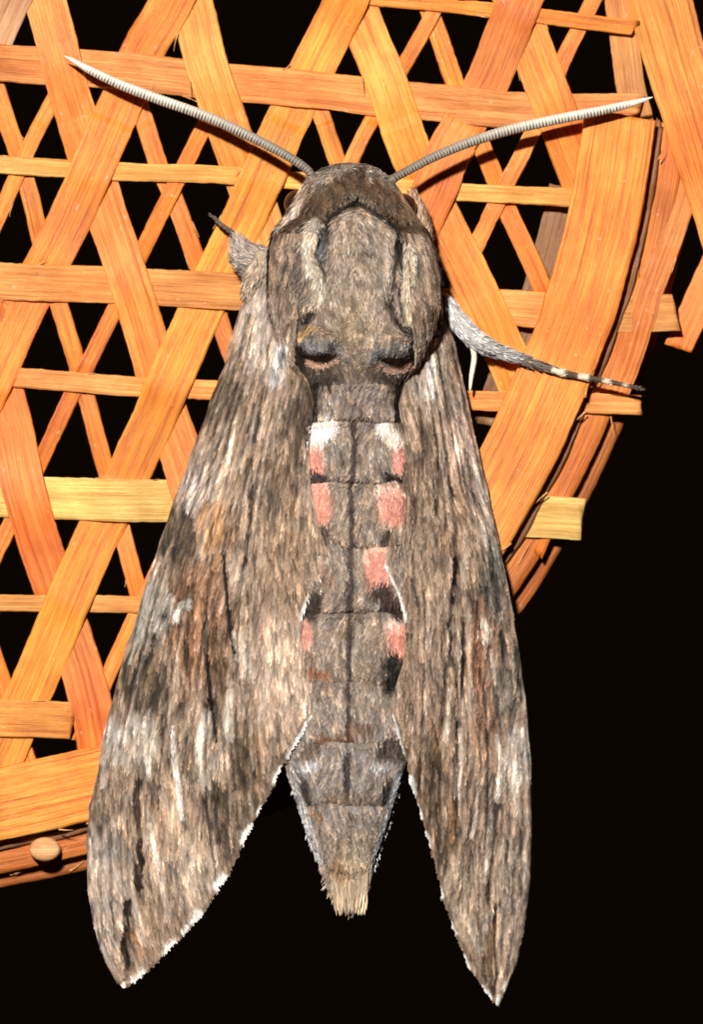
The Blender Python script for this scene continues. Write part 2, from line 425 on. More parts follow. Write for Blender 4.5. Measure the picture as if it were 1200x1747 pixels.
SLOPE_B = np.clip((xx - 600) / 110, -1.2, 1.2) * np.interp(yy, [300, 420, 560, 700, 1200, 1550], [.35, .10, .15, .06, -.05, -.3]) + 0.28 * noise2(38, 6)

white = np.random.default_rng(3).normal(0, 1, (RH, RW)).astype(np.float32)
F1 = lic(noise2(2.6, 7), SLOPE, 9); F2 = lic(noise2(5.0, 8), SLOPE, 20); F3 = lic(noise2(11.0, 9), SLOPE, 70)
F4 = lic(noise2(20.0, 10), SLOPE, 60); B1 = lic(noise2(2.6, 17), SLOPE_B, 7); B2 = lic(noise2(6.0, 18), SLOPE_B, 15)

def dist_poly(pts, pad):
    P = np.asarray(pts, float)
    x0, y0 = P.min(0) - pad; x1, y1 = P.max(0) + pad
    a, b = max(int(y0 - Y0), 0), min(int(y1 - Y0) + 1, RH); c, d = max(int(x0 - X0), 0), min(int(x1 - X0) + 1, RW)
    if a >= b or c >= d: return None
    sx, sy = xx[a:b, c:d], yy[a:b, c:d]
    best = np.full(sx.shape, 1e9)
    if len(P) == 1: best = np.hypot(sx - P[0, 0], sy - P[0, 1])
    for q, r in zip(P[:-1], P[1:]):
        e = r - q; L2 = e @ e + 1e-9
        t = np.clip(((sx - q[0]) * e[0] + (sy - q[1]) * e[1]) / L2, 0, 1)
        best = np.minimum(best, np.hypot(sx - q[0] - t * e[0], sy - q[1] - t * e[1]))
    return (slice(a, b), slice(c, d)), best

def stroke(img, pts, w, colr, op=0.8, soft=None, rag=None, ragamp=.35):
    soft = w * .6 if soft is None else soft
    r = dist_poly(pts, w / 2 + soft + 14)
    if r is None: return
    sl, d = r
    if rag is not None: d = d + rag[sl] * ragamp * w * .5
    a = (op * smooth01((w / 2 + soft - d) / (soft + 1e-6)))[..., None]
    img[sl] = img[sl] * (1 - a) + lin(colr) * a
def zone(img, x0, x1, y0, y1, colr, op=.6, rag=None):
    cx, cy = (x0 + x1) / 2, (y0 + y1) / 2
    d = np.hypot((xx - cx) / ((x1 - x0) / 2), (yy - cy) / ((y1 - y0) / 2))
    if rag is not None: d = d + .22 * rag
    a = (op * smooth01((1.25 - d) / .6))[..., None]
    img[:] = img * (1 - a) + lin(colr) * a

# ---- wings
wing = np.empty((RH, RW, 3)); wing[:] = lin((134, 114, 97))
zones = [ # left wing
 (400, 480, 480, 640, (178, 160, 144), .7), (345, 410, 630, 730, (100, 84, 68), .75), (485, 540, 640, 800, (92, 78, 64), .75),
 (420, 490, 640, 760, (150, 128, 108), .6), (305, 385, 770, 880, (166, 150, 138), .75), (270, 340, 860, 960, (84, 72, 58), .85),
 (340, 402, 850, 945, (164, 124, 86), .6), (420, 520, 760, 980, (122, 102, 84), .6), (285, 395, 955, 1170, (128, 94, 70), .7),
 (225, 290, 990, 1100, (128, 122, 112), .8), (195, 295, 1110, 1215, (84, 72, 56), .8), (430, 530, 1050, 1250, (184, 158, 138), .75),
 (395, 440, 1060, 1200, (158, 138, 122), .5), (165, 290, 1220, 1300, (172, 160, 148), .6), (345, 420, 1270, 1330, (176, 160, 146), .35),
 (370, 450, 1270, 1440, (96, 80, 62), .6), (230, 340, 1330, 1480, (156, 132, 110), .6), (290, 390, 1420, 1560, (170, 150, 132), .6),
 (146, 215, 1400, 1640, (150, 136, 124), .65), (225, 330, 1530, 1640, (140, 118, 98), .6), (380, 425, 1420, 1480, (112, 96, 80), .5),
 (145, 190, 1330, 1420, (104, 92, 80), .5), (455, 520, 900, 1040, (146, 122, 100), .5),
 # right wing
 (700, 760, 560, 700, (170, 156, 142), .6), (755, 815, 690, 800, (176, 148, 132), .5), (690, 740, 720, 900, (112, 94, 78), .6),
 (750, 800, 800, 960, (136, 112, 92), .6), (800, 850, 790, 900, (140, 126, 114), .6), (820, 870, 900, 1060, (104, 96, 86), .75),
 (795, 850, 1040, 1180, (146, 104, 78), .6), (690, 745, 1050, 1230, (164, 138, 118), .65), (840, 900, 1100, 1230, (118, 108, 96), .7),
 (855, 910, 1230, 1340, (184, 172, 160), .7), (700, 770, 1230, 1420, (118, 94, 72), .65), (770, 850, 1230, 1330, (156, 130, 108), .5),
 (740, 830, 1440, 1600, (158, 138, 118), .6), (850, 908, 1380, 1640, (146, 130, 116), .65), (860, 905, 1390, 1450, (104, 90, 76), .5),
 (745, 790, 1380, 1470, (100, 82, 64), .5), (800, 845, 1180, 1290, (150, 112, 86), .5)]
for x0, x1, y0, y1, c, op in zones: zone(wing, x0, x1, y0, y1, c, min(1, op * 1.5), F2 * .4 + F3 * .6)
BLK = (38, 30, 24); DK = (72, 58, 46); WH = (214, 206, 198); CR = (206, 184, 156)
lines = [ # points, width, colour, opacity
 ([(484, 592), (474, 645)], 22, (226, 222, 218), .85), ([(452, 520), (440, 600)], 14, (200, 186, 172), .5), ([(425, 540), (412, 610)], 8, DK, .5),
 ([(408, 688), (398, 745), (389, 802)], 5, CR, .9), ([(418, 640), (400, 700), (385, 780)], 4, DK, .6), ([(450, 660), (436, 740), (428, 850)], 6, DK, .8), ([(428, 850), (420, 960), (424, 1040)], 5, DK, .6),
 ([(470, 690), (456, 780), (440, 860)], 5, (88, 70, 54), .6), ([(365, 770), (350, 850)], 5, DK, .5), ([(340, 800), (322, 870)], 5, WH, .5),
 ([(376, 850), (372, 890), (384, 925)], 5, (186, 140, 88), .7), ([(356, 855), (350, 900)], 5, (178, 132, 84), .6), ([(394, 860), (396, 920)], 5, (110, 78, 46), .7), ([(366, 935), (392, 938)], 12, (178, 144, 120), .7),
 ([(383, 945), (388, 1010), (394, 1060), (402, 1110)], 6, BLK, .9), ([(396, 950), (412, 1020)], 15, (176, 152, 134), .6), ([(412, 1010), (416, 1060)], 14, (112, 96, 72), .7),
 ([(354, 1045), (356, 1150), (371, 1262)], 7, BLK, .9), ([(375, 1080), (378, 1180), (384, 1240)], 18, (92, 76, 58), .6), ([(322, 1075), (318, 1150)], 4, DK, .5), ([(310, 950), (300, 1020)], 4, DK, .4),
 ([(301, 1052), (306, 1036), (322, 1028)], 9, (216, 208, 196), .95), ([(282, 1022), (296, 1016), (292, 1040), (276, 1046)], 6, (180, 168, 154), .8), ([(262, 1078), (256, 1094)], 12, BLK, .6), ([(276, 1060), (268, 1070)], 12, (196, 186, 176), .6), ([(258, 1112), (240, 1140)], 10, BLK, .5), ([(282, 1048), (262, 1090)], 5, DK, .7),
 ([(254, 1000), (236, 1080), (222, 1130)], 4, (190, 182, 172), .5), ([(270, 960), (250, 1030)], 4, (176, 168, 158), .5),
 ([(352, 1218), (341, 1282), (356, 1345)], 13, (210, 196, 182), .8), ([(396, 1180), (390, 1215), (394, 1252)], 12, (208, 194, 178), .75), ([(406, 1080), (416, 1115), (428, 1150)], 13, (200, 184, 166), .65), ([(420, 1110), (432, 1200)], 6, DK, .4),
 ([(250, 1225), (248, 1262), (256, 1320)], 7, (214, 204, 194), .75), ([(296, 1240), (300, 1300), (312, 1390)], 6, (206, 194, 180), .75), ([(276, 1220), (286, 1290), (298, 1340)], 4, DK, .6), ([(202, 1250), (196, 1300)], 8, WH, .55), ([(178, 1290), (176, 1340)], 7, WH, .5), ([(226, 1240), (226, 1300)], 5, DK, .5), ([(330, 1240), (322, 1300)], 4, DK, .5),
 ([(234, 1330), (237, 1400), (240, 1470)], 9, (60, 46, 36), .85), ([(240, 1470), (232, 1500), (238, 1510)], 14, (62, 46, 34), .85), ([(256, 1380), (272, 1480), (288, 1560)], 7, (196, 182, 166), .6), ([(262, 1320), (258, 1400)], 5, DK, .5),
 ([(222, 1450), (226, 1510), (240, 1570), (246, 1610)], 5, (178, 166, 152), .6), ([(216, 1535), (214, 1570), (220, 1588)], 10, (52, 40, 30), .85), ([(213, 1595), (209, 1612), (216, 1640), (214, 1668)], 9, (60, 46, 34), .9), ([(207, 1530), (205, 1590), (201, 1610), (209, 1650)], 5, (206, 180, 152), .7), ([(228, 1590), (240, 1620)], 18, (150, 110, 76), .5),
 ([(188, 1400), (190, 1520), (196, 1600)], 4, (100, 84, 70), .5), ([(168, 1470), (176, 1590)], 4, (96, 84, 74), .4),
 ([(428, 1255), (408, 1300), (414, 1350)], 16, (84, 70, 50), .7), ([(372, 1360), (360, 1390), (372, 1430)], 16, (78, 62, 46), .7), ([(366, 1330), (352, 1360)], 12, (86, 72, 56), .6), ([(392, 1350), (404, 1410)], 8, (70, 56, 42), .6), ([(440, 1250), (444, 1330)], 6, (120, 90, 62), .6), ([(340, 1480), (350, 1520)], 12, (120, 104, 90), .5),
 # right wing
 ([(736, 622), (734, 668)], 14, (224, 220, 214), .85), ([(744, 560), (738, 610)], 10, (190, 176, 162), .6), ([(738, 690), (748, 800), (744, 880)], 5, DK, .5), ([(772, 690), (780, 780)], 7, (204, 176, 158), .6), ([(716, 700), (722, 820)], 6, DK, .4), ([(760, 740), (772, 860), (778, 940)], 5, (86, 70, 54), .55), ([(792, 760), (806, 860)], 5, (86, 76, 66), .5), ([(808, 780), (830, 880)], 7, (184, 168, 156), .5),
 ([(776, 950), (770, 1040), (766, 1135)], 7, BLK, .85), ([(766, 950), (758, 1030)], 9, (178, 150, 130), .6), ([(790, 1060), (788, 1150), (779, 1252)], 6, BLK, .85), ([(802, 950), (806, 1040)], 5, DK, .5), ([(792, 900), (794, 960)], 6, (190, 168, 142), .6), ([(774, 1130), (764, 1180)], 14, (96, 80, 62), .5),
 ([(826, 1060), (834, 1072), (832, 1088)], 9, (206, 196, 182), .9), ([(816, 1078), (828, 1090)], 5, WH, .5), ([(842, 960), (850, 1040)], 8, (52, 48, 44), .5), ([(822, 890), (830, 930)], 5, (206, 200, 192), .6), ([(832, 930), (840, 980)], 9, (44, 42, 42), .5), ([(856, 1080), (866, 1140)], 8, (60, 52, 44), .5), ([(838, 1110), (846, 1160)], 5, WH, .5),
 ([(768, 1170), (760, 1260)], 7, (202, 186, 168), .7), ([(784, 1245), (786, 1300), (780, 1352)], 7, (210, 196, 180), .75), ([(752, 1220), (748, 1290)], 6, (92, 70, 50), .6), ([(818, 1320), (812, 1390), (804, 1430)], 4, (206, 194, 178), .75), ([(848, 1255), (854, 1300), (848, 1370)], 6, (210, 198, 184), .7), ([(838, 1390), (834, 1450), (828, 1500)], 7, (204, 190, 172), .7), ([(848, 1370), (846, 1440), (836, 1510), (830, 1570)], 7, (66, 48, 34), .8), ([(806, 1430), (800, 1480)], 4, DK, .5), ([(866, 1330), (872, 1400), (866, 1470)], 5, DK, .4), ([(880, 1300), (884, 1380)], 8, (196, 184, 172), .5),
 ([(844, 1430), (840, 1520), (846, 1580)], 5, (196, 176, 152), .6), ([(847, 1545), (843, 1600), (848, 1650), (842, 1700)], 7, (58, 42, 30), .85), ([(832, 1540), (824, 1620)], 6, (180, 164, 146), .5), ([(838, 1580), (832, 1660)], 12, (122, 92, 66), .5), ([(852, 1560), (850, 1630), (856, 1660)], 5, (204, 182, 156), .6), ([(862, 1680), (868, 1690)], 10, WH, .6),
 ([(748, 1300), (752, 1370)], 14, (84, 64, 46), .6), ([(736, 1350), (744, 1400)], 12, (74, 56, 40), .6), ([(752, 1420), (758, 1470)], 12, (80, 64, 46), .55), ([(770, 1360), (774, 1430)], 10, (130, 92, 62), .5), ([(816, 1620), (802, 1560)], 8, (170, 158, 144), .5),
]
for pts, w, c, op in lines: stroke(wing, catmull(pts, 14) if len(pts) > 2 else pts, w * .8, c, min(1, op * 1.2), w * .45, F1 * .5 + F2 * .5, .45)
# long veins and pleats that follow the flow of the wing
def vein(x, y, y1, rr):
    pts = []
    while y < y1 and X0 < x < X0 + RW - 1:
        l = np.interp(y, L_OUT[:, 0], L_OUT[:, 1]) if x < 600 else np.interp(y, R_IN[:, 0], R_IN[:, 1])
        r = np.interp(y, L_IN[:, 0], L_IN[:, 1]) if x < 600 else np.interp(y, R_OUT[:, 0], R_OUT[:, 1])
        if not l + 3 < x < r - 3: break
        pts.append((x, y)); x += 8 * (SL_L if x < 600 else SL_R)[int(y - Y0), int(x - X0)]; y += 8
    return pts
VEINS = []
vr = np.random.default_rng(123)
for side in (0, 1):
    for k in range(9):
        for ya, yb in ((vr.uniform(520, 640), vr.uniform(800, 1000)), (vr.uniform(930, 1080), vr.uniform(1250, 1420)), (vr.uniform(1200, 1330), vr.uniform(1500, 1700))):
            t_ = (k + vr.uniform(.2, .8)) / 9
            a_, b_ = (np.interp(ya, L_OUT[:, 0], L_OUT[:, 1]), np.interp(ya, L_IN[:, 0], L_IN[:, 1])) if side == 0 else (np.interp(ya, R_IN[:, 0], R_IN[:, 1]), np.interp(ya, R_OUT[:, 0], R_OUT[:, 1]))
            P = vein(a_ + (b_ - a_) * t_, ya, yb, vr)
            if len(P) > 8: VEINS.append((P, vr.uniform(.2, .8)))
for P, op in VEINS:
    Q = [(x + 5, y) for x, y in P[2:-2]]
    stroke(wing, Q, 3.0, (196, 176, 158), op * .45, 3.5, F1 * .5 + F2, .9)
    stroke(wing, P, 1.8, (58, 45, 36), op * .85, 3.0, F1 * .4 + F2 * .6, .8)
# contrast of the streaks
wing *= 1.14 * np.exp(.34 * F1 + .15 * F2 + .10 * F3 + .16 * F4)[..., None]
tint = .5 * F2 + .5 * noise2(14, 31)
wing *= np.stack([1 + .05 * tint, 1 + 0 * tint, 1 - .07 * tint], -1)
lum = wing @ np.array([.3, .6, .1]); ds = (.0 + .14 * smooth01((lum - .16) / .25))[..., None]
wing = wing * (1 - ds) + lum[..., None] * np.array([1.06, .98, .95]) * ds
lum = wing @ np.array([.3, .6, .1]); wing *= ((np.clip(lum, .004, None) / .165) ** .28)[..., None]
wing *= np.array([1.03, .985, .93])
lum = wing @ np.array([.3, .6, .1]); wing *= (np.where(lum > .26, .26 + (lum - .26) * .55, lum) / (lum + 1e-6))[..., None]
pink = smooth01((noise2(16, 33) + .5 * F2 - .9) / 1.0)[..., None] * .35
wing = wing * (1 - pink) + lin((196, 168, 148)) * pink
# pale fringe on the hind edge: white and brown checks
for side, tab in (('l', [(533, 1213), (515, 1252), (480, 1310), (440, 1390), (395, 1480), (345, 1560), (290, 1620), (235, 1670), (213, 1684)]),
                  ('r', [(669, 1218), (682, 1260), (696, 1310), (710, 1360), (730, 1430), (750, 1510), (771, 1580), (796, 1640), (821, 1680), (849, 1716)])):
    stroke(wing, tab, 8, (120, 98, 78), .7, 5, F1, .5)
WHT = (242, 236, 226)
for pts, w in [([(534, 1213), (516, 1248), (492, 1288)], 6), ([(480, 1312), (472, 1330)], 12), ([(450, 1374), (442, 1386)], 8), ([(430, 1408), (418, 1432)], 13), ([(382, 1494), (372, 1508)], 14), ([(338, 1556), (330, 1566)], 14), ([(318, 1580), (314, 1586)], 9), ([(296, 1606), (284, 1620)], 14), ([(242, 1656), (230, 1668)], 13), ([(212, 1676), (212, 1684)], 6),
               ([(563, 952), (550, 975), (534, 1000), (524, 1025), (515, 1050)], 6), ([(655, 958), (672, 990), (682, 1015), (691, 1052)], 6),
               ([(668, 1216), (676, 1244), (688, 1284)], 6), ([(700, 1325), (706, 1350)], 10), ([(712, 1370), (718, 1392)], 6), ([(726, 1420), (732, 1440)], 8), ([(744, 1505), (752, 1525)], 9), ([(768, 1575), (774, 1590)], 9), ([(790, 1632), (800, 1650)], 9), ([(824, 1685), (836, 1702)], 9), ([(852, 1700), (850, 1716)], 6)]:
    stroke(wing, pts, w * .8, WHT, .95, w * .35, F1, .35)

# ---- body
body = np.empty((RH, RW, 3)); body[:] = lin((142, 124, 108))
for x0, x1, y0, y1, c, op in [
 (520, 680, 280, 330, (148, 136, 122), .7), (510, 700, 318, 380, (84, 66, 50), .95), (560, 660, 370, 580, (150, 132, 114), .7), (570, 640, 500, 600, (160, 136, 108), .55),
 (455, 535, 390, 540, (98, 84, 70), .8), (690, 760, 400, 560, (98, 86, 72), .8), (470, 520, 520, 600, (120, 106, 94), .5),
 (555, 600, 560, 610, (150, 120, 84), .35), (540, 675, 650, 715, (124, 108, 98), .7), (490, 700, 1200, 1420, (140, 130, 122), .6), (555, 640, 1440, 1560, (186, 160, 130), .8)]:
    zone(body, x0, x1, y0, y1, c, op, B2 * .6)
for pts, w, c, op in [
 # thorax
 ([(482, 386), (530, 362), (575, 338), (608, 324), (645, 340), (690, 370), (724, 396)], 40, (86, 66, 48), .95), ([(608, 368), (607, 430)], 44, (156, 138, 120), .7), ([(607, 358), (572, 386)], 9, (170, 150, 130), .7), ([(610, 358), (652, 388)], 9, (166, 146, 126), .7),
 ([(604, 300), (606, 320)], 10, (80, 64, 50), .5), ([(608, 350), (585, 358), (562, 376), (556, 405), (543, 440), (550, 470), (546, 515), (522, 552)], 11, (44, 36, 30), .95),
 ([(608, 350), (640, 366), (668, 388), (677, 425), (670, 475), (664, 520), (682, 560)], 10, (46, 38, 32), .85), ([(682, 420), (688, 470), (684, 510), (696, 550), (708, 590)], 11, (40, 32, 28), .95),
 ([(536, 388), (526, 420), (530, 455), (548, 492), (540, 520)], 15, (204, 186, 164), .9), ([(664, 400), (660, 450), (660, 500)], 11, (190, 170, 150), .8), ([(700, 420), (696, 470), (694, 520), (702, 550)], 14, (202, 184, 162), .85),
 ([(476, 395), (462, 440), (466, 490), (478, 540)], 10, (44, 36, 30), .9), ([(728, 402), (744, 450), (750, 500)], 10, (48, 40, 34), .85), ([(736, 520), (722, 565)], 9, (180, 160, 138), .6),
 ([(548, 400), (552, 440)], 12, (112, 110, 108), .6), ([(520, 312), (516, 345), (500, 368), (476, 388)], 10, (190, 164, 142), .8), ([(676, 320), (690, 352), (712, 380)], 7, (150, 120, 96), .6),
 # tufts at the rear of the thorax
 ([(520, 598), (545, 604), (570, 600)], 26, (132, 128, 126), .8), ([(645, 606), (672, 608), (698, 596)], 24, (136, 130, 126), .8), ([(514, 578), (522, 566), (536, 562)], 8, (206, 166, 120), .8), ([(660, 580), (678, 574), (694, 584)], 6, (176, 150, 128), .7),
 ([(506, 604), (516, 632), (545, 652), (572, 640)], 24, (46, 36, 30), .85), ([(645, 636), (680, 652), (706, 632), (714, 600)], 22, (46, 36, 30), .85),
 ([(528, 620), (548, 624), (572, 618)], 9, (224, 178, 148), .95), ([(648, 628), (676, 634), (702, 624)], 9, (216, 176, 150), .95), ([(575, 630), (605, 640), (640, 636)], 16, (112, 94, 78), .7),
 # shade of the side gaps painted dark beside the first ring, then the median line
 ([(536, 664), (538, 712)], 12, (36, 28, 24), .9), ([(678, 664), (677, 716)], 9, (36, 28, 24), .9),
 ([(604, 725), (604, 820)], 8, (58, 46, 40), .8), ([(600, 826), (601, 930)], 8, (58, 46, 40), .8), ([(598, 935), (598, 1040)], 8, (58, 46, 40), .8), ([(597, 1050), (596, 1155)], 8, (58, 46, 40), .8), ([(595, 1165), (594, 1258)], 8, (58, 46, 40), .8), ([(591, 1285), (593, 1345)], 9, (46, 38, 34), .85), ([(595, 1385), (597, 1450)], 7, (100, 82, 66), .6),
 # white and pink patches, black spots
 ([(560, 726), (546, 736), (533, 754)], 24, (252, 238, 224), .95), ([(534, 770), (536, 796)], 20, (233, 152, 126), .95), ([(536, 812), (545, 814)], 16, (50, 40, 34), .9), ([(654, 730), (668, 742), (678, 758)], 17, (250, 232, 216), .95), ([(680, 772), (678, 794)], 15, (232, 156, 138), .95), ([(662, 812), (682, 816)], 15, (40, 32, 28), .9),
 ([(527, 832), (556, 829)], 9, (250, 208, 184), .9), ([(540, 845), (547, 870)], 26, (233, 152, 126), .95), ([(552, 900), (556, 914)], 9, (70, 56, 46), .8), ([(646, 834), (684, 838)], 9, (252, 216, 196), .9), ([(668, 850), (668, 872)], 28, (233, 152, 126), .95), ([(660, 905), (658, 920)], 10, (60, 48, 40), .85),
 ([(636, 936), (652, 936)], 9, (244, 190, 166), .85), ([(642, 955), (648, 985)], 26, (233, 152, 126), .95), ([(650, 1008), (680, 1036)], 26, (58, 44, 36), .9), ([(538, 1020), (530, 1040)], 22, (50, 40, 34), .85), ([(545, 960), (560, 990)], 16, (160, 120, 100), .5),
 ([(520, 1064), (524, 1092)], 16, (216, 150, 130), .85), ([(664, 1062), (688, 1064)], 14, (232, 196, 178), .9), ([(680, 1080), (682, 1104)], 24, (233, 152, 126), .95), ([(672, 1128), (670, 1160)], 28, (30, 24, 20), .95), ([(530, 1110), (536, 1140)], 16, (120, 92, 76), .6),
 ([(530, 1143), (560, 1147)], 9, (146, 88, 50), .7), ([(540, 1254), (596, 1256)], 8, (128, 82, 46), .7), ([(600, 1240), (625, 1240)], 16, (112, 80, 58), .6), ([(530, 1280), (525, 1290)], 22, (96, 76, 58), .7), ([(668, 1270), (656, 1290)], 26, (66, 50, 40), .8), ([(500, 1305), (540, 1300)], 12, (176, 170, 166), .7), ([(640, 1300), (672, 1300)], 10, (190, 184, 178), .7),
 ([(516, 1330), (522, 1362)], 13, (44, 36, 32), .85), ([(664, 1330), (658, 1362)], 13, (44, 36, 32), .85), ([(560, 1350), (600, 1356), (640, 1352)], 14, (110, 88, 70), .6), ([(494, 1320), (512, 1368), (530, 1420), (542, 1460)], 13, (190, 184, 178), .8), ([(684, 1320), (668, 1380), (652, 1430), (640, 1470)], 14, (186, 184, 184), .8), ([(536, 1380), (545, 1390)], 12, (122, 86, 56), .6), ([(574, 1470), (592, 1490)], 20, (142, 104, 76), .6), ([(622, 1500), (616, 1530)], 8, (110, 80, 58), .5)]:
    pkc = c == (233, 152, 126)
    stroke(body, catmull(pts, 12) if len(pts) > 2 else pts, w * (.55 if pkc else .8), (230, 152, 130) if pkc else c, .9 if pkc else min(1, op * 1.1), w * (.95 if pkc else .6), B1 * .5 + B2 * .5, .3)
bgain = 1.1 * np.exp(.30 * B1 + .18 * B2)
pk = smooth01((body[..., 0] - .45) / .25); body *= (bgain * (1 - pk) + (1 + .35 * (bgain - 1)) * pk)[..., None]
tb = noise2(9, 41)
body *= np.stack([1 + .05 * tb, 1 + 0 * tb, 1 - .07 * tb], -1)

def sample(img, x, y):
    fx = np.clip(x - X0, 0, RW - 1.01); fy = np.clip(y - Y0, 0, RH - 1.01)
    ix = fx.astype(int); iy = fy.astype(int); tx = fx - ix; ty = fy - iy
    if img.ndim == 3: tx = tx[..., None]; ty = ty[..., None]
    return (img[iy, ix] * (1 - ty) * (1 - tx) + img[iy, ix + 1] * (1 - ty) * tx + img[iy + 1, ix] * ty * (1 - tx) + img[iy + 1, ix + 1] * ty * tx)

# ------------------------------------------------------------------ relief maps
def relief(items):
    h = np.zeros((RH, RW))
    for pts, w, amp in items:
        P = catmull(pts, 12) if len(pts) > 2 else pts
        r = dist_poly(P, w * 2.6)
        if r is None: continue
        sl, d = r; h[sl] += amp * np.exp(-(d / w) ** 2)
    return h
HB = relief([
 ([(608, 348), (585, 358), (562, 376), (556, 405), (543, 440), (550, 470), (546, 515), (522, 552), (506, 582)], 10, -20),
 ([(608, 348), (640, 366), (668, 388), (677, 425), (671, 475), (668, 520), (684, 560)], 9, -16), ([(682, 420), (688, 470), (684, 510), (696, 550), (712, 590)], 9, -24),
 ([(530, 370), (500, 378), (474, 394)], 9, -22), ([(668, 382), (700, 392), (728, 404)], 9, -22),
 ([(474, 395), (460, 440), (465, 490), (478, 540), (480, 575)], 8, -18), ([(730, 402), (746, 450), (752, 500), (744, 540)], 8, -16),
 ([(500, 430), (505, 500)], 28, 12), ([(718, 440), (722, 510)], 24, 12), ([(606, 420), (606, 540)], 40, 10), ([(607, 362), (607, 430)], 18, 16), ([(560, 352), (548, 372)], 16, -10), ([(655, 356), (672, 376)], 16, -10), ([(535, 400), (530, 450), (546, 495)], 9, 6), ([(697, 430), (694, 510)], 8, 6),
 ([(560, 330), (600, 318), (650, 330)], 22, -8), ([(512, 600), (575, 608)], 6, 4)])
# rear tufts with an abrupt lower edge and a hollow below
def lobe(cx, cy, rx, ry, amp, edge):
    d = np.hypot((xx - cx) / rx, (yy - cy) / ry)
    up = amp * smooth01((1.15 - d) / .8)
    e = edge + .0022 * (xx - cx) ** 2 * -1
    return up * smooth01((e - yy) / 7.0)
HB += lobe(541, 588, 42, 34, 34, 613) + lobe(673, 592, 42, 34, 34, 619)
HB += -20 * np.exp(-(((xx - 541) / 42) ** 2 + ((yy - 628) / 16) ** 2)) - 20 * np.exp(-(((xx - 680) / 40) ** 2 + ((yy - 636) / 16) ** 2))
# abdominal rings
NZ = noise2(26, 91); edges = [660, 720, 824, 931, 1043, 1160, 1262, 1368, 1480]
for a, b in zip(edges[:-1], edges[1:]):
    yl = yy + .0011 * (xx - 600) ** 2 - 12 * (np.abs(xx - 600) / 100) ** 3 + 2.5 * NZ
    t = (yl - a) / (b - a)
    HB += np.where((t >= 0) & (t < 1), 7 * np.sin(np.pi * np.clip(t, 0, 1)) ** .6 + 3.5 * t, 0) * (yy > 645)
    HB -= {720: 7, 824: 6, 931: 2.5, 1043: 5, 1160: 1.5, 1262: 3, 1368: 1.5}.get(a, 3) * np.exp(-((yl - a) / 4.0) ** 2) * (yy > 655)
HB -= 3.5 * np.exp(-((xx - (604 - (yy - 700) * .012)) / 5) ** 2) * (yy > 690) * (yy < 1400)

HWG = relief([(p, max(w * 1.1, 5), -7.0 * (op)) for p, w, c, op in lines if sum(c) < 200] + [(p, max(w * .9, 5), 3.0 * op) for p, w, c, op in lines if sum(c) > 560])
HWG += relief([(P, 4.0, -4.5 * op) for P, op in VEINS])
HWG += 1.6 * F3 + .9 * F2
HWG += 2.2 * F4

# ------------------------------------------------------------------ the moth
moth = bpy.data.objects.new('hawk_moth', None)
scene.collection.objects.link(moth)
moth.location = W((600, 900, 20))
moth['label'] = 'large grey-brown hawk moth with pink abdomen patches clinging head up to the bamboo basket'
moth['category'] = 'moth'
MINV = -np.array(moth.location)
def mmesh(name, v, f, mat, col, parent=moth, uv=None, smooth=True):
    return add_mesh(name, W(v) + MINV, f, mat, parent, col, uv, smooth, True)

BK = np.array([ # y, centre x, half width, centre depth, half depth
 (281, 597, 4, 96, 4), (284, 597, 26, 97, 22), (290, 597, 44, 98, 40), (302, 596, 63, 102, 58), (320, 596, 80, 106, 74), (345, 597, 94, 108, 88), (370, 597, 110, 110, 98),
 (395, 597, 130, 112, 110), (430, 601, 142, 114, 116), (480, 605, 148, 116, 120), (530, 606, 148, 116, 118), (580, 606, 134, 114, 110), (620, 606, 116, 108, 96), (655, 605, 84, 104, 78), (690, 605, 80, 102, 72),
 (720, 604, 92, 100, 72), (780, 604, 102, 98, 70), (900, 603, 112, 96, 70), (1050, 600, 113, 94, 68), (1180, 597, 112, 92, 66), (1260, 592, 108, 90, 64), (1305, 589, 102, 88, 60), (1370, 590, 82, 84, 52),
 (1420, 590, 66, 80, 44), (1470, 593, 45, 78, 34), (1520, 597, 33, 76, 24), (1540, 600, 26, 76, 18), (1552, 601, 4, 76, 3)], float)
def bk(y, k):
    return np.interp(y, BK[:, 0], BK[:, k])
ys = np.concatenate([np.arange(281, 300, .8), np.arange(300, 1552.1, 2.0)])
# light smoothing of the profile
def prof(k):
    v = bk(np.arange(270, 1565.0), k); q = np.hanning(27)[1:-1]; q /= q.sum()
    v2 = np.convolve(np.pad(v, 12, mode='edge'), q, 'valid'); yv = np.arange(270, 1565.0)
    blend = smooth01((yv - 300) / 30) * smooth01((1540 - yv) / 20)
    v = v * (1 - blend) + v2 * blend
    return np.interp(ys, yv, v)
cxs, ws, cds, hds = (prof(k) for k in (1, 2, 3, 4))
NT = 220
# angles denser on the upper side
u = np.linspace(0, 1, NT, endpoint=False)
ang = np.where(u < .75, u / .75 * np.pi, np.pi + (u - .75) / .25 * np.pi)
ca, sa = np.cos(ang), np.sin(ang)
BX = cxs[:, None] + ws[:, None] * ca[None]
BYY = np.repeat(ys[:, None], NT, 1)
sq = np.sign(sa) * np.abs(sa) ** .9
BZ = cds[:, None] + hds[:, None] * sq[None]
hb = sample(HB, BX, BYY) * np.clip(sa * 1.6, 0, 1)[None]
fade = smooth01((ys - 285) / 30)[:, None]
BZ = BZ + hb * fade * sa.clip(0)[None]
bv = np.stack([BX, BYY, BZ], -1)
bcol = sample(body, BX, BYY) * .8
body_o = mmesh('body', bv.reshape(-1, 3), grid_faces(len(ys), NT, True), M_SKIN, bcol.reshape(-1, 3))

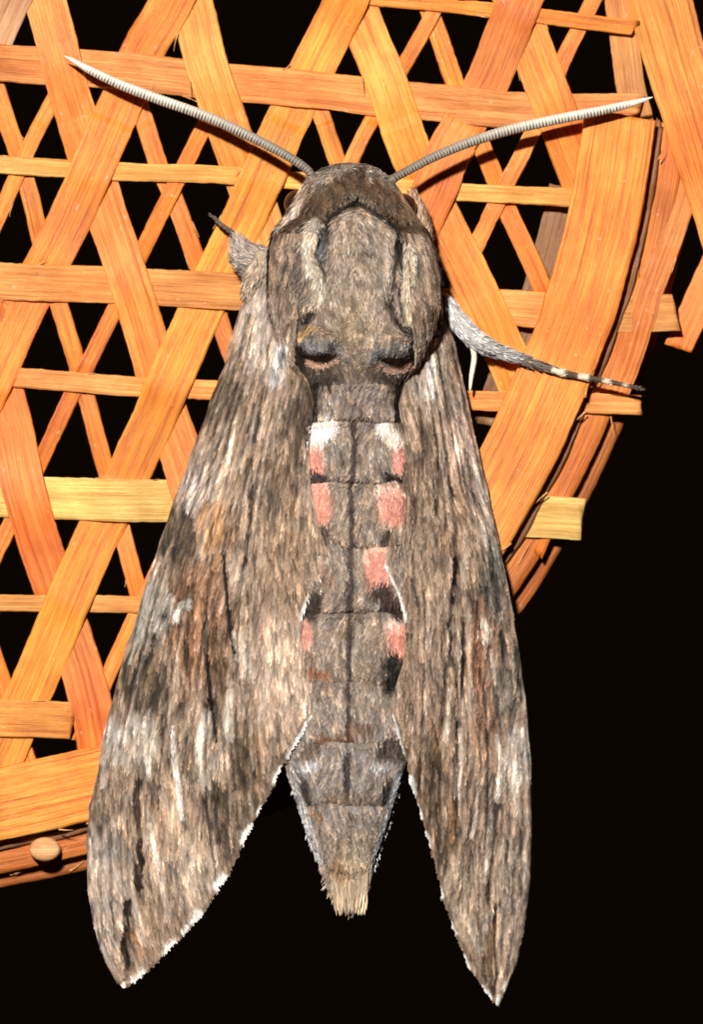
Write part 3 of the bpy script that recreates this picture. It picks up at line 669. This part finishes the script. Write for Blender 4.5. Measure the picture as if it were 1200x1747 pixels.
def body_depth(x, y):
    iy = np.interp(y, ys, np.arange(len(ys)))
    cx, w, c, h = (np.interp(y, ys, a) for a in (cxs, ws, cds, hds))
    t = (x - cx) / np.maximum(w, 1)
    inside = np.abs(t) < 1
    z = c + h * np.sqrt(np.clip(1 - t * t, 0, 1)) ** .9
    return np.where(inside, z, -99)

def normals(V):
    du = np.gradient(V, axis=0); dv = np.gradient(V, axis=1)
    n = np.cross(du, dv); n /= np.linalg.norm(n, axis=-1, keepdims=True) + 1e-9
    n[n[..., 2] < 0] *= -1
    return n

def kites(P, N, Dv, ln, wd, lift, col, rr):
    """small pointed scales: base, two shoulders, tip; colour follows the scale"""
    Dv = Dv - N * (Dv * N).sum(1, keepdims=True); Dv /= np.linalg.norm(Dv, axis=1, keepdims=True) + 1e-9
    Sd = np.cross(N, Dv)
    roll = rr.normal(0, .28, len(P))[:, None]
    Sd = Sd * np.cos(roll) + N * np.sin(roll)
    T = Dv + N * lift[:, None]
    b = P - Dv * (ln * .15)[:, None] - N * 1.0
    m = P + T * (ln * .55)[:, None]
    l = m - Sd * (wd * .5)[:, None]; r = m + Sd * (wd * .5)[:, None]
    t = P + T * ln[:, None] - N * (lift * ln * .25)[:, None]
    V = np.stack([b, r, t, l], 1).reshape(-1, 3)
    n = len(P); i = np.arange(n)[:, None] * 4
    F = np.concatenate([i + np.array([[0, 1, 2]]), i + np.array([[0, 2, 3]])], 0)
    C = np.stack([col * .72, col, col * 1.12, col], 1).reshape(-1, 3)
    return V, F, C

def pick(V, n, rr, mask=None):
    """random points on a grid surface, by projected area; gives fractional row/col"""
    A = np.linalg.norm(np.cross(V[1:, :-1] - V[:-1, :-1], V[:-1, 1:] - V[:-1, :-1]), axis=-1)
    if mask is not None: A = A * mask[:-1, :-1]
    c = np.cumsum(A.ravel()); k = np.searchsorted(c, rr.random(n) * c[-1])
    r0, c0 = np.divmod(k, A.shape[1]); fr, fc = rr.random(n), rr.random(n)
    def at(G):
        a = G[r0, c0]; b = G[r0 + 1, c0]; d = G[r0, c0 + 1]; e = G[r0 + 1, c0 + 1]
        s = (n,) + (1,) * (a.ndim - 1); p = fr.reshape(s); q = fc.reshape(s)
        return a * (1 - p) * (1 - q) + b * p * (1 - q) + d * (1 - p) * q + e * p * q
    return at

# fur of head, thorax and abdomen
rr = np.random.default_rng(21)
front = (sa > -.15)
Vf = bv[:, front]; bn = normals(Vf)
at = pick(Vf, 80000, rr)
P = at(Vf); Nn = at(bn); Nn /= np.linalg.norm(Nn, axis=1, keepdims=True)
y = P[:, 1]; x = P[:, 0]
sl = sample(SLOPE_B, x, y) + rr.normal(0, .22, len(P)) + np.where(y < 640, rr.normal(0, .25, len(P)), 0)
Dv = np.stack([sl, np.ones(len(P)), np.zeros(len(P))], 1)
ln = np.where(y < 660, rr.uniform(9, 18, len(P)), rr.uniform(7, 13, len(P))); ln = np.where(y > 1430, rr.uniform(9, 18, len(P)), ln)
ln = np.where(y < 330, rr.uniform(7, 13, len(P)), ln); ln = np.where((y > 570) & (y < 655), rr.uniform(5, 9, len(P)), ln)
wd = np.where(y < 660, rr.uniform(1.8, 3.0, len(P)), rr.uniform(2.0, 3.4, len(P)))
lift = np.where(y < 660, rr.uniform(.03, .24, len(P)), rr.uniform(.0, .12, len(P)))
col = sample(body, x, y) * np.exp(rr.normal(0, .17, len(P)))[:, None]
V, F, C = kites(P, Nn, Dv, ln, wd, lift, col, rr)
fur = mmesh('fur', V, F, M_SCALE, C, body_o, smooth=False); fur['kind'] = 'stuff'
# tail brush
n = 900
tx = rr.uniform(-28, 28, n); ty = rr.uniform(1470, 1535, n)
P = np.stack([598 + tx * np.interp(ty, [1470, 1535], [1.25, .95]), ty, 76 + rr.uniform(-6, 30, n) * np.sqrt(np.clip(1 - (tx / 44) ** 2, .02, 1))], 1)
Nn = np.tile([0, 0, 1.0], (n, 1)); Dv = np.stack([tx * -.004 + rr.normal(0, .04, n), np.ones(n), np.full(n, -.05)], 1)
col = lin((186, 160, 132))[None] * np.exp(rr.normal(0, .38, n))[:, None]
V, F, C = kites(P, Nn, Dv, np.minimum(rr.uniform(26, 46, n), 1556 - ty + rr.uniform(-6, 4, n)), rr.uniform(3, 5, n), rr.uniform(-.02, .06, n), col, rr)
tb_ = mmesh('tail_brush', V, F, M_SCALE, C, body_o, smooth=False); tb_['kind'] = 'stuff'

# ---- forewings
def build_wing(OUT, IN, ylo, yhi, outer_d, inner_d, seed, side):
    rr = np.random.default_rng(seed)
    yv = np.concatenate([np.arange(ylo, yhi - 8, 1.9), np.linspace(yhi - 8, yhi, 7)])
    NC = 190
    t = np.linspace(0, 1, NC)
    xo = np.interp(yv, OUT[:, 0], OUT[:, 1]); xi = np.interp(yv, IN[:, 0], IN[:, 1])
    # ragged scale fringe along the margins
    rag = (1 if side < 0 else -1) * (vnoise1(yv, 7, 1.3, seed) + vnoise1(yv, 22, 1.4, seed + 1)) * smooth01((yv - 1215) / 40) * smooth01((yhi - yv) / 60)
    xo = xo + vnoise1(yv, 30, .8, seed + 2)
    XX = xi[:, None] * (1 - t) + xo[:, None] * t + rag[:, None] * (1 - t) ** 8
    YY = np.repeat(yv[:, None], NC, 1)
    do = np.interp(yv, *zip(*outer_d))[:, None]; di = np.interp(yv, *zip(*inner_d))[:, None]
    f = (1 - t[None]) * (1 + .55 * t[None])
    Z = do + (di - do) * f
    bd = body_depth(XX, YY) + 7
    d = bd - Z
    Z = Z + .5 * (d + np.sqrt(d * d + 80)) * (bd > -50)
    # smooth rows a little where the body pushes the wing up
    for _ in range(6):
        Z[:, 1:-1] = .5 * Z[:, 1:-1] + .25 * (Z[:, :-2] + Z[:, 2:])
        Z[1:-1] = .5 * Z[1:-1] + .25 * (Z[:-2] + Z[2:])
    Z = Z + sample(HWG, XX, YY)
    Z[:, -8:] -= (np.linspace(0, 1, 8) ** 2 * 4)[None]
    top = np.stack([XX, YY, Z], -1); bot = top - np.array([0, 0, 3.0])
    r, c = XX.shape
    V = np.vstack([top.reshape(-1, 3), bot.reshape(-1, 3)])
    f1 = grid_faces(r, c); f2 = grid_faces(r, c, off=r * c)[:, ::-1]
    a = np.arange(r - 1)
    e = []
    for j in (0, c - 1):
        q = np.stack([a * c + j, (a + 1) * c + j, (a + 1) * c + j + r * c, a * c + j + r * c], 1); e.append(q if j == 0 else q[:, ::-1])
    b = np.arange(c - 1)
    for i in (0, r - 1):
        q = np.stack([i * c + b, i * c + b + 1, i * c + b + 1 + r * c, i * c + b + r * c], 1); e.append(q if i else q[:, ::-1])
    cc = sample(wing, XX, YY).reshape(-1, 3)
    w_o = mmesh('forewing', V, np.vstack([f1, f2] + e), M_SKIN, np.vstack([cc * .85, np.tile(lin((120, 100, 84)), (r * c, 1))]))
    n = 56000
    nn = normals(top); at = pick(top, n, rr)
    P = at(top); N = at(nn); N /= np.linalg.norm(N, axis=1, keepdims=True)
    sl = sample(SLOPE, P[:, 0], P[:, 1]) + rr.normal(0, .13, n)
    # depth slope of the wing along its length is taken out by projection in kites()
    Dv = np.stack([sl, np.ones(n), np.zeros(n)], 1)
    inner = np.interp(P[:, 1] , IN[:, 0], IN[:, 1]); near = np.abs(P[:, 0] - inner) < 16
    outer = np.interp(P[:, 1], OUT[:, 0], OUT[:, 1]); edge = np.abs(P[:, 0] - outer) < 9
    ln = rr.uniform(7, 14, n) * np.where(edge, .7, 1); ln = np.where(near & (P[:, 1] > 1215), ln * .4, ln)
    ln = np.minimum(ln, np.maximum(yhi - P[:, 1], 2))
    col = sample(wing, P[:, 0], P[:, 1]) * np.exp(rr.normal(0, .12, n))[:, None]
    V, F, C = kites(P, N, Dv, ln, rr.uniform(1.4, 2.7, n) * np.where(edge, .6, 1), rr.uniform(.0, .08, n) * np.where(edge, .2, 1), col, rr)
    s = mmesh('wing_scales', V, F, M_SCALE, C, w_o, smooth=False); s['kind'] = 'stuff'
    return w_o
build_wing(L_OUT, L_IN, 404, 1684, [(400, 92), (440, 74), (520, 50), (650, 40), (900, 36), (1200, 34), (1450, 30), (1684, 40)],
           [(400, 120), (560, 128), (640, 130), (800, 138), (1000, 140), (1215, 130), (1300, 116), (1400, 98), (1500, 80), (1600, 60), (1684, 42)], 51, -1)
build_wing(R_OUT, R_IN, 404, 1716, [(400, 92), (440, 76), (520, 58), (650, 48), (900, 44), (1000, 36), (1100, 16), (1250, -14), (1500, -30), (1716, -20)],
           [(400, 120), (560, 128), (640, 130), (800, 138), (1000, 140), (1215, 130), (1300, 112), (1400, 88), (1500, 60), (1600, 28), (1716, -18)], 61, 1)

# ---- antennae
def frames(path):
    d = np.gradient(path, axis=0); d /= np.linalg.norm(d, axis=1)[:, None] + 1e-9
    up = np.array([0, 0, 1.0]); a = np.cross(d, up); a /= np.linalg.norm(a, axis=1)[:, None] + 1e-9
    b = np.cross(a, d); return d, a, b
def tube(path, rad, ns=12):
    d, a, b = frames(path); th = np.linspace(0, 2 * np.pi, ns, endpoint=False)
    V = path[:, None] + (a[:, None] * np.cos(th)[None, :, None] + b[:, None] * np.sin(th)[None, :, None]) * rad[:, None, None]
    return V, a, b, th
def antenna(pts, flip, seed):
    rr = np.random.default_rng(seed)
    p = catmull(pts, 1.45)
    s = np.concatenate([[0], np.cumsum(np.linalg.norm(np.diff(p, axis=0), axis=1))]); Lt = s[-1]; q = s / Lt
    base_r = np.interp(q, [0, .04, .2, .45, .75, .90, .975, 1], [9.5, 7.2, 7.8, 8.8, 8.4, 6.8, 3.0, .6])
    period = 5.6; ph = (s / period) % 1.0
    V, a, b, th = tube(p, base_r, 16)
    # saw teeth strongest on one flank
    flank = np.clip(np.cos(th) * flip, -.25, 1)[None]
    tooth = (1 - np.abs(ph - .35) / .65)[:, None]
    sc = 1 + (.14 * tooth - .06) * (.55 + .8 * flank.clip(0)) * np.interp(q, [0, .05, .92, 1], [.2, 1, 1, 0])[:, None]
    V = p[:, None] + (V - p[:, None]) * sc[..., None]
    white = lin((236, 226, 206)); grey = lin((150, 134, 116)); dark = lin((74, 62, 54))
    side = smooth01((.35 - np.cos(th) * flip) / .8)[None]            # cream scales on one side only
    far = np.interp(q, [0, .25, .6, 1], [.20, .45, .9, 1])[:, None]
    w = np.clip(side * far + .25 * (1 - side) * far, 0, 1)
    pale = (grey * (1 - far[..., None]) + white * far[..., None])
    C = dark * (1 - w[..., None]) + pale * w[..., None]
    tk = smooth01((np.abs(ph - .4) - .18) / .2)[:, None] * np.ones_like(side)
    # tick marks: pale tooth, dark groove, on the toothed side
    g = (1 - side * .75) * np.interp(q, [0, .1, .9, 1], [.5, 1, 1, 0])[:, None]
    C = C * (1 - (g * tk * .7)[..., None]) + (pale * np.ones_like(C)) * (g * (1 - tk) * .55)[..., None]
    tipm = smooth01((q - .86) / .1)[:, None, None]; C = C * (1 - tipm) + white * tipm
    C = C * np.exp(rr.normal(0, .07, (len(p), 1, 1)))
    return mmesh('antenna', V.reshape(-1, 3), grid_faces(len(p), 16, True)[:, ::-1], M_ANT, C.reshape(-1, 3))
antenna([(524, 322, 110), (531, 303, 116), (516, 286, 110), (478, 262, 96), (420, 232, 80), (350, 200, 66), (270, 171, 56), (205, 146, 50), (155, 122, 46), (124, 104, 44), (110, 97, 43)], 1, 71)
antenna([(662, 318, 112), (672, 308, 114), (700, 292, 106), (740, 271, 96), (800, 246, 84), (870, 224, 74), (950, 206, 68), (1030, 190, 64), (1080, 178, 62), (1113, 168, 60)], -1, 72)

# ---- eyes
for ex, ey in ((510, 350), (686, 356)):
    th = np.linspace(0, np.pi, 20)[:, None]; ph = np.linspace(0, 2 * np.pi, 28, endpoint=False)[None]
    V = np.stack([ex + 25 * np.sin(th) * np.cos(ph), ey + 24 * np.cos(th) * np.ones_like(ph), 78 + 26 * np.sin(th) * np.sin(ph)], -1)
    mmesh('eye', V.reshape(-1, 3), grid_faces(20, 28, True), M_EYE, np.tile([.02, .01, .008], (20 * 28, 1)), body_o)

# ---- legs
def limb(name, pts, radii, colr, parent, seed, hair=0, hl=(10, 20), hw=(2.2, 3.6), bands=None, ns=14, lift=(.05, .35)):
    rr = np.random.default_rng(seed)
    p = catmull(pts, 3.0); s = np.linspace(0, 1, len(p))
    rad = np.interp(s, np.linspace(0, 1, len(radii)), radii)
    rad[0] *= .3; rad[-1] *= .3
    V, a, b, th = tube(p, rad, ns)
    base = np.tile(lin(colr), (len(p), ns, 1))
    if bands:
        for c0, c1, cc in bands:
            m = (smooth01((s - c0) / .03) * smooth01((c1 - s) / .03))[:, None, None]; base = base * (1 - m) + lin(cc) * m
    base = base * np.exp(rr.normal(0, .12, (len(p), ns, 1)))
    o = mmesh(name, V.reshape(-1, 3), grid_faces(len(p), ns, True)[:, ::-1], M_SKIN, base.reshape(-1, 3), parent)
    if hair:
        at = pick(V, hair, rr); P = at(V)
        cen = at(np.repeat(p[:, None], ns, 1)); N = P - cen; N /= np.linalg.norm(N, axis=1, keepdims=True) + 1e-9
        d = np.gradient(p, axis=0); Dv = at(np.repeat(d[:, None], ns, 1)) ; Dv /= np.linalg.norm(Dv, axis=1, keepdims=True) + 1e-9
        Dv = Dv + rr.normal(0, .22, Dv.shape)
        col = at(base) * np.exp(rr.normal(0, .32, hair))[:, None]
        v, f, c = kites(P, N, Dv, rr.uniform(*hl, hair), rr.uniform(*hw, hair), rr.uniform(*lift, hair), col, rr)
        h = mmesh('leg_hair', v, f, M_SCALE, c, o, smooth=False); h['kind'] = 'stuff'
    return o
lg = limb('leg', [(752, 505, 62), (782, 548, 58), (815, 582, 52), (858, 602, 46), (905, 618, 42), (945, 632, 38)], [11, 15, 15, 10, 6, 5], (176, 170, 164), moth, 81, 1500, (8, 20), (2.2, 4), [(.0, .42, (198, 193, 187)), (.72, 1.0, (120, 106, 92))])
limb('tarsus', [(938, 630, 39), (975, 640, 37), (1010, 646, 37), (1050, 654, 37), (1086, 662, 36), (1096, 664, 34)], [6, 7, 5, 6, 4.5, 5, 3.5, 4, 3], (88, 70, 54), lg, 82, 260, (4, 8), (1.5, 2.5),
     [(.0, .17, (232, 214, 186)), (.29, .43, (226, 208, 180)), (.55, .66, (214, 194, 166)), (.76, .84, (200, 182, 158))], lift=(.02, .15))
limb('spur', [(806, 592, 50), (809, 612, 46), (804, 645, 40), (802, 667, 36)], [4.5, 4.8, 4.0, 2.0], (240, 232, 206), lg, 83, 0)
lf = limb('leg', [(470, 462, 70), (440, 450, 62), (418, 440, 54), (405, 412, 48)], [26, 30, 24, 10], (168, 152, 138), moth, 84, 1100, (8, 18), (2.2, 4))
limb('tarsus', [(408, 418, 48), (396, 398, 42), (378, 384, 36), (360, 368, 32)], [5, 4, 3.4, 2], (96, 82, 68), lf, 85, 120, (4, 8), (1.5, 2.5), [(.1, .3, (170, 158, 140))])
limb('leg', [(715, 432, 70), (716, 396, 62), (712, 362, 54), (704, 336, 46)], [22, 20, 15, 8], (172, 140, 114), moth, 86, 800, (8, 16), (2.2, 4))
# pads of pale scales round the wing roots
limb('wing_base_tuft', [(452, 430, 86), (436, 470, 80), (424, 505, 64)], [12, 17, 10], (178, 156, 134), moth, 87, 900, (9, 18), (2.4, 4))
